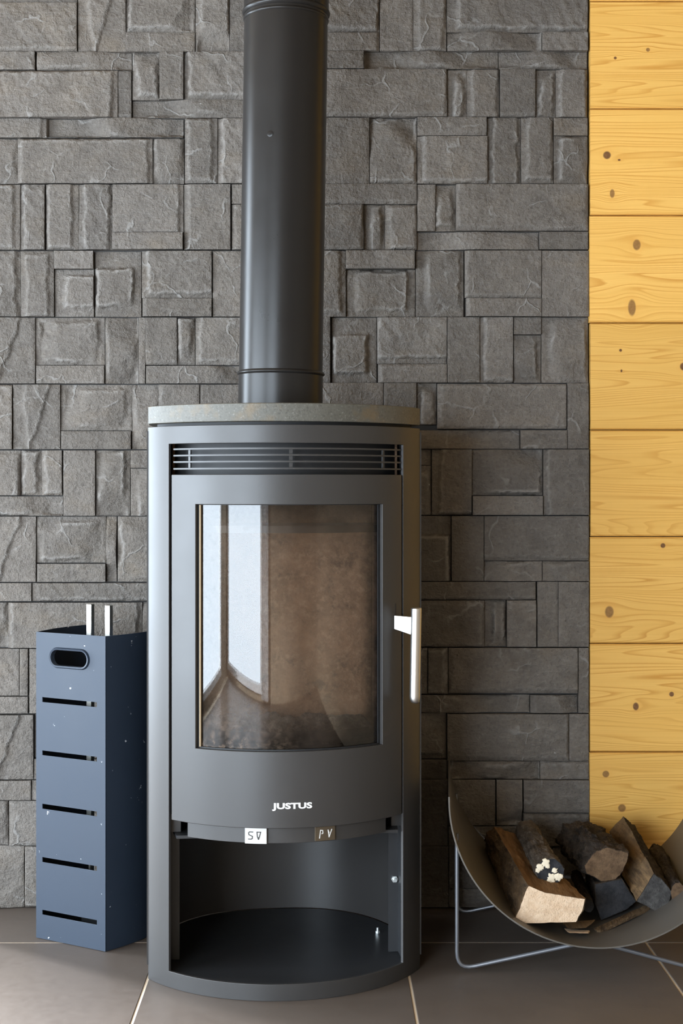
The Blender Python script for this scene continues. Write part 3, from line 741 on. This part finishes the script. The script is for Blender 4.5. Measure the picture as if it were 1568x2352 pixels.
# firebox
fb = MB(); y0, y1 = -.060, .085; xs_ = .160
fb.box((-xs_, y1, .29), (xs_, y1 + .02, .905))
bk = obj('firebrick', fb, M['fire_clay'], stove, smooth=False, bevel=.001)
for s_ in (-1, 1):
    mb = MB(); p_ = [(s_ * xs_, y1), (s_ * (xs_ + .012), -.005), (s_ * (xs_ + .030), -.005), (s_ * (xs_ + .02), y1 + .02)]
    mb.prism(p_ if s_ > 0 else p_[::-1], .29, .905); obj('firebrick', mb, M['fire_clay'], stove, smooth=False, bevel=.001)
mb = MB(); mb.prism([arc(R_(a), SR - .022, 0)[:2] for a in range(-38, 39, 4)] + [(.165, y1), (-.165, y1)], .746, .758); obj('baffle_plate', mb, M['black'], stove)
mb = MB(); mb.prism([arc(R_(a), SR - .022, 0)[:2] for a in range(-38, 39, 4)] + [(.165, y1), (-.165, y1)], .26, .402); obj('firebox_hearth', mb, M['black'], stove)
mb = arc_grid(R_(-34), R_(34), .402, .424, SR - .030, SR - .034, na=24); obj('log_retainer', mb, M['ret'], stove)
mb = MB(); rows = []
for j in range(25):
    row = []
    for i in range(49):
        x = -.155 + .31 * i / 48; yf = YC - math.sqrt((SR - .026) ** 2 - x * x); y = yf + (y1 - .004 - yf) * j / 24
        e = min(1, j / 3, (24 - j) / 2 + .3, i / 3 + .1, (48 - i) / 3 + .1)
        z = .404 + e * (.010 + .016 * abs(noise.noise(Vector((x * 22, y * 22, 3)))) + .007 * noise.noise(Vector((x * 70, y * 70, 5))) + .010 * (j / 24))
        row.append((x, y, max(z, .4025)))
    rows.append(row)
mb.quad_grid(rows); ab = obj('ash_bed', mb, M['ash'], stove); ab['kind'] = 'stuff'

# ------------------------------------------------------------------ flue pipe
pipe = tag(empty('stove_pipe', (-.0757, -.309, .9552)), 'black round flue pipe rising from the stove top', 'flue pipe')
pipe.rotation_euler = (0, R_(.85), 0)
def tubewall(name, z0, z1, r, m=M['pipe']):
    mb = MB(); mb.lathe([(r - .002, z0), (r, z0), (r, z1), (r - .002, z1)], 96)
    n = 96; 
    for k in range(n): mb.face((3*n + k, 3*n + (k+1) % n, (k+1) % n, k))
    return obj(name, mb, m, pipe, sharp=50)
def bead(name, z, r, hh, k=.0030):
    mb = MB(); n = 10
    prof = [(r - .001, z - hh)] + [(r + k * math.sin(math.pi * i / n), z - hh + 2 * hh * i / n) for i in range(n + 1)] + [(r - .001, z + hh)]
    mb.lathe(prof, 96); return obj(name, mb, M['pipe'], pipe, sharp=60)
tubewall('lower_collar', .0002, .059, .0730)
bead('seam_bead', .0610, .0728, .0038, .0034)
tubewall('pipe_section', .060, .690, .0722)
bead('seam_bead', .6840, .0728, .0050, .0034); bead('seam_bead', .6720, .0722, .0030, .0018)
tubewall('pipe_section', .686, CEIL - .962, .0735)
pa = R_(-17.5); mb = MB(); c = Vector((.0722 * math.sin(pa), -.0722 * math.cos(pa), .4590)); nv = Vector((math.sin(pa), -math.cos(pa), 0))
mb.tube([c - nv * .002, c + nv * .0006, c + nv * .0010], [.0052, .0052, .0040], 16); pl = obj('plug', mb, M['pipe'], pipe)
mb = MB(); mb.tube([c + nv * .0006, c + nv * .0016], .0020, 6); obj('screw', mb, M['pipe'], pl)

# ------------------------------------------------------------------ tool bin
A_ = at(83, 1120, 2.588); A_.z = 0; B_ = at(242, 1120, 2.509); B_.z = 0
ux = (B_ - A_).normalized(); bw = (B_ - A_).length; ang = math.atan2(ux.y, ux.x); BH = .5572
tbin = tag(empty('tool_bin', A_, ang), 'blue-grey slotted steel bin holding fireplace tools, left of the stove', 'tool bin')
# local: x along the face, +y to the back
def flat_plate(name, outer, holes, thick, mat, parent):
    cu = bpy.data.curves.new(name, 'CURVE'); cu.dimensions = '2D'; cu.fill_mode = 'BOTH'; cu.extrude = thick / 2
    for lp in [outer] + holes:
        sp = cu.splines.new('POLY'); sp.points.add(len(lp) - 1); sp.use_cyclic_u = True
        for q, (x, z) in zip(sp.points, lp): q.co = (x, z, 0, 1)
    to = bpy.data.objects.new('tmp', cu); COL.objects.link(to)
    dg = bpy.context.evaluated_depsgraph_get(); me = bpy.data.meshes.new_from_object(to.evaluated_get(dg))
    bpy.data.objects.remove(to); bpy.data.curves.remove(cu)
    for v in me.vertices: v.co = (v.co.x, -v.co.z + thick / 2, v.co.y)
    me.name = name; me.materials.clear(); me.materials.append(mat)
    bm = bmesh.new(); bm.from_mesh(me); bmesh.ops.remove_doubles(bm, verts=bm.verts, dist=1e-6); bmesh.ops.recalc_face_normals(bm, faces=bm.faces); bm.to_mesh(me); bm.free()
    o = bpy.data.objects.new(name, me); COL.objects.link(o); o.parent = parent; return o
def face_xz(px, py):
    """pixel on the bin's front plane -> local (x, z)"""
    d0 = Vector(((px - PX) / F, 1, -(py - PY) / F)); nrm_ = Vector((-ux.y, ux.x, 0)); c0 = Vector((0, -DW, CAMH))
    t = (A_ - c0).dot(nrm_) / d0.dot(nrm_); p = c0 + d0 * t
    return (p - A_).dot(ux), p.z
def stadium(cx_, cz, w, h, n=12):
    r = h / 2; pts = []
    for k in range(n + 1): a = -math.pi/2 + math.pi * k / n; pts.append((cx_ + w/2 - r + r * math.cos(a), cz + r * math.sin(a)))
    for k in range(n + 1): a = math.pi/2 + math.pi * k / n; pts.append((cx_ - w/2 + r + r * math.cos(a), cz + r * math.sin(a)))
    return pts
hx0, hz = face_xz(118, 1512); hx1, _ = face_xz(201, 1516); hw_ = hx1 - hx0; hcx = (hx0 + hx1) / 2; hcz = face_xz(158, 1512.5)[1]
holes = [stadium(hcx, hcz, hw_, .0285)]
for (ya, yb, yc, yd) in [(1601,1612,1613,1625),(1723,1734,1739,1750),(1846,1857,1864,1876),(1968,1980,1990,2001),(2090,2101,2113,2124)]:
    xa, za = face_xz(97, ya); xb, zb_ = face_xz(97, yb); xc, zc = face_xz(222.5, yc); xd, zd = face_xz(222.5, yd)
    zt_ = (za + zc) / 2; zl = (zb_ + zd) / 2
    holes.append([(xa, zl), (xc, zl), (xc, zt_), (xa, zt_)])
flat_plate('front_panel', [(0, .001), (bw, .001), (bw, BH), (0, BH)], holes, .002, M['bin'], tbin)
def side_curve(x0, sg, n=14):
    return [(x0 + sg * .014 * math.sin(math.pi * .92 * t / n), .002 + .165 * t / n) for t in range(n + 1)]
for x0, sg in ((0.0, -1), (bw, 1)):
    c = side_curve(x0, sg); mb = MB(); k = -sg * .002
    rows = [[(x, y, .001) for x, y in c], [(x, y, BH) for x, y in c], [(x + k, y, BH) for x, y in c], [(x + k, y, .001) for x, y in c]]
    mb.quad_grid(rows, closed_v=True); n = len(c); mb.face((0, n, 2*n, 3*n)); mb.face((n-1, 2*n-1, 3*n-1, 4*n-1))
    obj('side_panel', mb, M['bin'], tbin)
mb = MB(); mb.prism([(.003, .004), (bw - .003, .004)] + [(x - .003, y) for x, y in side_curve(bw, 1)[1:]] + [(x + .003, y) for x, y in side_curve(0, -1)[:0:-1]], .006, .010); obj('floor_plate', mb, M['stove_in'], tbin)
# raised oval grip rim round the hand hole
mb = MB(); path_o = stadium(hcx, hcz, hw_ + .010, .0375, 14); path_i = stadium(hcx, hcz, hw_, .0285, 14); mid = stadium(hcx, hcz, hw_ + .006, .0335, 14)
mb.quad_grid([[(x, .000, z) for x, z in path_o], [(x, -.0035, z) for x, z in mid], [(x, -.0025, z) for x, z in path_i], [(x, .008, z) for x, z in path_i], [(x, .008, z) for x, z in mid]], closed_u=True, closed_v=True)
obj('grip_rim', mb, M['bin'], tbin, sharp=60)

# ------------------------------------------------------------------ two tools in the bin
def tool(px, topy, d, label, head):
    b = at(px, 1120, d); t = tag(empty('fireplace_tool', (b.x, b.y, .0105), ang), label, 'fire tool', 'tools in the steel bin')
    zt_ = CAMH - (topy - PY) * d / F - .0105
    mb = MB(); mb.box((-.0058, -.005, .20), (.0058, .005, zt_)); obj('grip', mb, M['steel'], t, bevel=.0012)
    mb = MB(); mb.tube([(0, 0, .08), (0, 0, .205)], .004, 10); obj('shaft', mb, M['steel'], t)
    mb = MB()
    if head == 'shovel':
        rows = [[(x, .004 - 9 * x * x * (z < .07), z) for x in [k * .0035 for k in range(-6, 7)]] for z in (.0, .03, .06, .085)]
        rows2 = [[(x, y + .0015, z) for x, y, z in r] for r in rows]
        mb.quad_grid(rows + rows2[::-1], closed_v=True); obj('shovel_blade', mb, M['stove_in'], t)
    else:
        for k in range(26):
            a = k * 2.39996; r = .003 + .011 * math.sqrt(k / 26)
            mb.tube([(.3 * r * math.cos(a), .3 * r * math.sin(a), .085), (r * math.cos(a), r * math.sin(a), .0)], .0016, 5)
        bo = obj('brush_head', mb, M['bark_dark'], t); bo['kind'] = 'stuff'
    return t
tool(207.5, 1387, 2.605, 'steel handle standing in the slotted bin, farther from the stove', 'shovel')
tool(250, 1390, 2.585, 'steel handle standing in the slotted bin, nearer the stove', 'brush')

# ------------------------------------------------------------------ log basket
BR, BZ, BL = .2403, .304, .41
bask = tag(empty('log_basket', (.4625, -.234, 0), R_(-5.0)), 'curved steel log basket on wire legs in front of the timber wall', 'log basket')
n = 60; t_ = .0025
prof = [(-BR, BZ + .004)] + [(-BR * math.cos(math.pi * k / n), BZ - BR * math.sin(math.pi * k / n)) for k in range(n + 1)] + [(BR, BZ + .004)]
pin = [(-BR + t_, BZ + .004)] + [(-(BR - t_) * math.cos(math.pi * k / n), BZ - (BR - t_) * math.sin(math.pi * k / n)) for k in range(n + 1)] + [(BR - t_, BZ + .004)]
mb = MB(); ya, yb = -BL / 2, BL / 2
mb.quad_grid([[(x, ya, z) for x, z in prof], [(x, yb, z) for x, z in prof], [(x, yb, z) for x, z in pin], [(x, ya, z) for x, z in pin]], closed_v=True)
nn = len(prof); mb.face((0, nn, 2*nn, 3*nn)); mb.face((nn-1, 4*nn-1, 3*nn-1, 2*nn-1))
obj('sheet', mb, M['sheet'], bask)
def fillet(pts, r, n=6):
    out = [Vector(pts[0])]
    for a, b, c in zip(pts, pts[1:], pts[2:]):
        a, b, c = Vector(a), Vector(b), Vector(c); u, v = (a - b).normalized(), (c - b).normalized()
        k = min(r, (a - b).length * .45, (c - b).length * .45); p, q = b + u * k, b + v * k
        for i in range(n + 1): t = i / n; out.append(p * (1-t)**2 + b * 2*t*(1-t) + q * t*t)
    out.append(Vector(pts[-1])); return out
for y in (-.150, .165):
    wr_ = .0034; hx = .222; xs2 = BR + wr_ + .0005
    pts = [(-xs2 + .012, y, .225), (-xs2 + .012, y, .20), (-hx, y, wr_ + .001), (0, y, BZ - BR - wr_ - .0045), (hx, y, wr_ + .001), (xs2 - .012, y, .20), (xs2 - .012, y, .225)]
    pts = [(-.2255, y, .235), (-.2255, y, .0042), (0, y, BZ - BR - wr_ - .0008), (.2255, y, .0042), (.2255, y, .235)]
    mb = MB(); mb.tube(fillet(pts, .030), wr_, 10); obj('wire_leg', mb, M['wire'], bask)

# ------------------------------------------------------------------ firewood
def resample(poly, n):
    P_ = [Vector(p) for p in poly] + [Vector(poly[0])]; L = [0]
    for a, b in zip(P_, P_[1:]): L.append(L[-1] + (b - a).length)
    out = []
    for k in range(n):
        s_ = L[-1] * k / n
        for i in range(len(P_) - 1):
            if L[i] <= s_ <= L[i+1]:
                t = (s_ - L[i]) / max(1e-9, L[i+1] - L[i]); out.append(P_[i].lerp(P_[i+1], t)); break
    return out
def loft_log(name, front, back, df, db, mats, label, cat='firewood', side=None, bulge=.0, rough=.0025, nper=9, nseg=56, cut=None, cutname='cut_end', tiltf=0.0, seed=1, group='logs in the basket'):
    """front/back: matching outlines as seen in the photo; each edge is subdivided so that corners match.
    side: material index for every outline edge."""
    m = len(front); rows = []; N = m * nper
    def outline(poly, d, tilt):
        cx_ = sum(p[0] for p in poly) / m; cy_ = sum(p[1] for p in poly) / m; pts = []
        for i in range(m):
            a, b = poly[i], poly[(i + 1) % m]
            for k in range(nper):
                t = k / nper; x, y = a[0] + (b[0]-a[0])*t, a[1] + (b[1]-a[1])*t
                pts.append(at(x, y, d + tilt * (y - cy_) / 100))
        return pts
    f, b = outline(front, df, tiltf), outline(back, db, 0)
    fc = sum(f, Vector()) / N; bc = sum(b, Vector()) / N
    for j in range(nseg + 1):
        t = j / nseg; row = []
        c = fc.lerp(bc, t)
        for k in range(N):
            p = f[k].lerp(b[k], t); q = p - c
            s_ = 1 + bulge * math.sin(math.pi * t)
            nz_ = noise.noise(Vector((q.x * 60 + seed, t * 7, q.z * 60))) * rough + noise.noise(Vector((q.x * 190 + seed, t * 22, q.z * 190))) * rough * .75 + noise.noise(Vector((q.x * 420 + seed, t * 60, q.z * 420))) * rough * .35
            fade = min(1, .35 + t * 6)
            row.append(c + q * s_ + q.normalized() * nz_ * fade)
        rows.append(row)
    mb = MB(); mb.quad_grid(rows, closed_u=True)
    if side:
        for fi in range(len(mb.f)):
            mb.m[fi] = side[(fi % N) // nper]
    ctr = (fc + bc) / 2
    # caps
    base = len(mb.v); mb.v.append(tuple(bc)); 
    for k in range(N): mb.face((nseg * N + k, nseg * N + (k + 1) % N, base))
    base = len(mb.v); mb.v.append(tuple(fc))
    for k in range(N): mb.face(((k + 1) % N, k, base))
    off = ctr; mb.v = [tuple(Vector(p) - off) for p in mb.v]
    o = obj(name, mb, mats, loc=ctr, sharp=55)
    tag(o, label, cat, group)
    if cut is not None:
        # sawn end, slightly proud of the bark
        c2 = MB(); ax = (fc - bc).normalized(); ring = [fc + (p - fc) * .965 for p in (rows[0])]
        inner = [fc + (p - fc) * .5 for p in rows[0]]
        def jit(p, a): return p + ax * (a + .0012 * noise.noise(p * 90))
        c2.quad_grid([[p - ax * .002 - off for p in ring], [jit(p, .0012) - off for p in ring], [jit(p, .0016) - off for p in inner]], closed_u=True)
        c2.v.append(tuple(jit(fc, .0016) - off)); e = len(c2.v) - 1
        for k in range(N): c2.face((2 * N + k, 2 * N + (k + 1) % N, e))
        obj(cutname, c2, cut, o, sharp=50)
    return o, fc, bc, off
def circ(cx_, cy_, rx, ry, n=12, rot=0):
    return [(cx_ + rx * math.cos(2*math.pi*k/n + rot), cy_ + ry * math.sin(2*math.pi*k/n + rot)) for k in range(n)]

# big split log with the pale sawn face
loft_log('firewood_log',
    [(1178,2112),(1192,2087),(1201,2057),(1212,2033),(1255,2050),(1315,2060),(1346,2064),(1339,2092),(1324,2118),(1189,2122)],
    [(1117,1952),(1113,1930),(1118,1912),(1134,1898),(1160,1906),(1188,1918),(1215,1940),(1222,1965),(1210,1995),(1140,1990)],
    2.370, 2.680, [M['bark'], M['split']], 'large split log with a pale sawn end face, front of the basket', side=[0,0,0,1,1,1,1,0,0,0], cut=M['cut_pale'], seed=3, rough=.0034)
# round branch lying on it
lg, fc, bc, off = loft_log('firewood_log', circ(1263,2002,33,31,12,.3), circ(1208,1907,25,24,12,.3), 2.430, 2.670,
    [M['bark_grey']], 'thin round branch with white fungus on its black end', cut=M['cut_dark'], seed=8, rough=.0036, nper=5)
axd = Vector((0, -1, 0))
def blob(px, py, rpx, d, seed_):
    c = at(px, py, d); r = rpx * d / F; mb = MB(); n = 30
    u = Vector((1, 0, 0)); u = (u - axd * u.dot(axd)).normalized(); v = axd.cross(u)
    ring = lambda k, hgt: [c + (u * math.cos(2*math.pi*i/n) + v * math.sin(2*math.pi*i/n)) * r * k * (1 + .55 * noise.noise(Vector((math.cos(2*math.pi*i/n) * 2.4, math.sin(2*math.pi*i/n) * 2.4, seed_)))) + axd * hgt for i in range(n)]
    mb.quad_grid([ring(1, -.004), ring(1, .0004), ring(.8, .0010), ring(.3, .0012)], closed_u=True); mb.face(range(3*n, 4*n))
    mb.v = [tuple(Vector(p) - off) for p in mb.v]; return obj('fungus_patch', mb, M['fungus'], lg, sharp=70)
for k, (px, py, r) in enumerate([(1240,1993,8),(1253,1982,9),(1257,1990,5),(1235,1999,5),(1274,2000,6),(1266,2018,10),(1281,2014,9),(1259,2027,7),(1288,2013,6)]): blob(px, py, r, 2.4275, k * 3.7)
# charred three-sided log
loft_log('firewood_log',
    [(1340,1988),(1369,1953),(1395,1945),(1443,1957),(1440,1979),(1424,2009),(1398,2033),(1369,2018),(1345,2006)],
    [(1277,1928),(1292,1894),(1318,1886),(1352,1887),(1382,1899),(1396,1928),(1380,1958),(1330,1972),(1287,1955)],
    2.480, 2.690, [M['bark_dark']], 'dark rough-barked log with a brown three-sided end, middle of the basket', cut=M['cut_brown'], seed=13, rough=.0055, bulge=.05)
# weathered log leaning to the right
loft_log('firewood_log',
    [(1461,2070),(1501,2006),(1519,2018),(1542,2046),(1536,2080),(1515,2097),(1486,2082)],
    [(1399,1909),(1431,1876),(1458,1897),(1470,1930),(1462,1955),(1445,1962),(1420,1950)],
    2.440, 2.690, [M['bark_dark'], M['split_tan']], 'weathered split log with a tan side and a slanting grey end, right in the basket', side=[1,0,0,0,0,0,0], cut=M['cut_grey'], seed=21, rough=.0035, bulge=.04)
# small round branch at the right edge
loft_log('firewood_log', circ(1556,2050,17,24,10), circ(1505,1955,18,19,10), 2.440, 2.690, [M['bark_dark']],
    'thin dark branch against the right side of the basket', cut=M['cut_brown'], seed=34, rough=.0032, nper=5)
# black log underneath
loft_log('firewood_log',
    [(1366,2030),(1428,2018),(1460,2070),(1440,2088),(1380,2114),(1366,2075)],
    [(1345,1990),(1395,1980),(1425,2005),(1420,2025),(1370,2050),(1345,2030)],
    2.470, 2.690, [M['bark_dark']], 'black charred log low in the basket under the other logs', cut=M['cut_dark'], seed=41, rough=.003)
loft_log('firewood_log', circ(1351,2080,13,16,10), circ(1322,2010,12,14,10), 2.450, 2.660, [M['bark_dark']],
    'short black stick tucked beside the pale sawn log', cut=M['cut_dark'], seed=47, rough=.002, nper=5)
# loose pieces on the sheet
def slab_piece(name, top, d0s, thick, mats, label, cat, seed_):
    P_ = [at(x, y, d) for (x, y), d in zip(top, d0s)]; c = sum(P_, Vector()) / len(P_)
    nrm_ = (P_[1] - P_[0]).cross(P_[2] - P_[0]).normalized()
    if nrm_.z < 0: nrm_ = -nrm_
    mb = MB(); m = len(P_); rr2 = resample(P_, 24)
    jit = [p + Vector((noise.noise(p * 150 + Vector((seed_, 0, 0))), noise.noise(p * 150 + Vector((0, seed_, 0))), 0)) * .0015 for p in rr2]
    mb.quad_grid([[p - nrm_ * thick - c for p in jit], [p - c for p in jit]], closed_u=True); mb.face(range(23, -1, -1)); mb.face(range(24, 48))
    return tag(obj(name, mb, mats, loc=c, smooth=False, bevel=.0006), label, cat)
slab_piece('bark_strip', [(1363,2132),(1482,2078),(1492,2083),(1372,2140)], [2.42,2.47,2.455,2.405], .006, M['bark'], 'long thin brown strip of bark lying low in the basket', 'bark', 2)
slab_piece('wood_chip', [(1290,2117),(1330,2118),(1367,2114),(1346,2131),(1304,2134)], [2.43,2.43,2.43,2.39,2.39], .005, M['split_tan'], 'flat brown wood chip below the pale sawn log', 'wood chip', 4)
slab_piece('wood_chip', [(1296,2134),(1330,2138),(1354,2139),(1352,2144),(1306,2143)], [2.400,2.400,2.400,2.375,2.375], .005, M['cut_pale'], 'small pale wood chip at the lowest point of the basket', 'wood chip', 9)
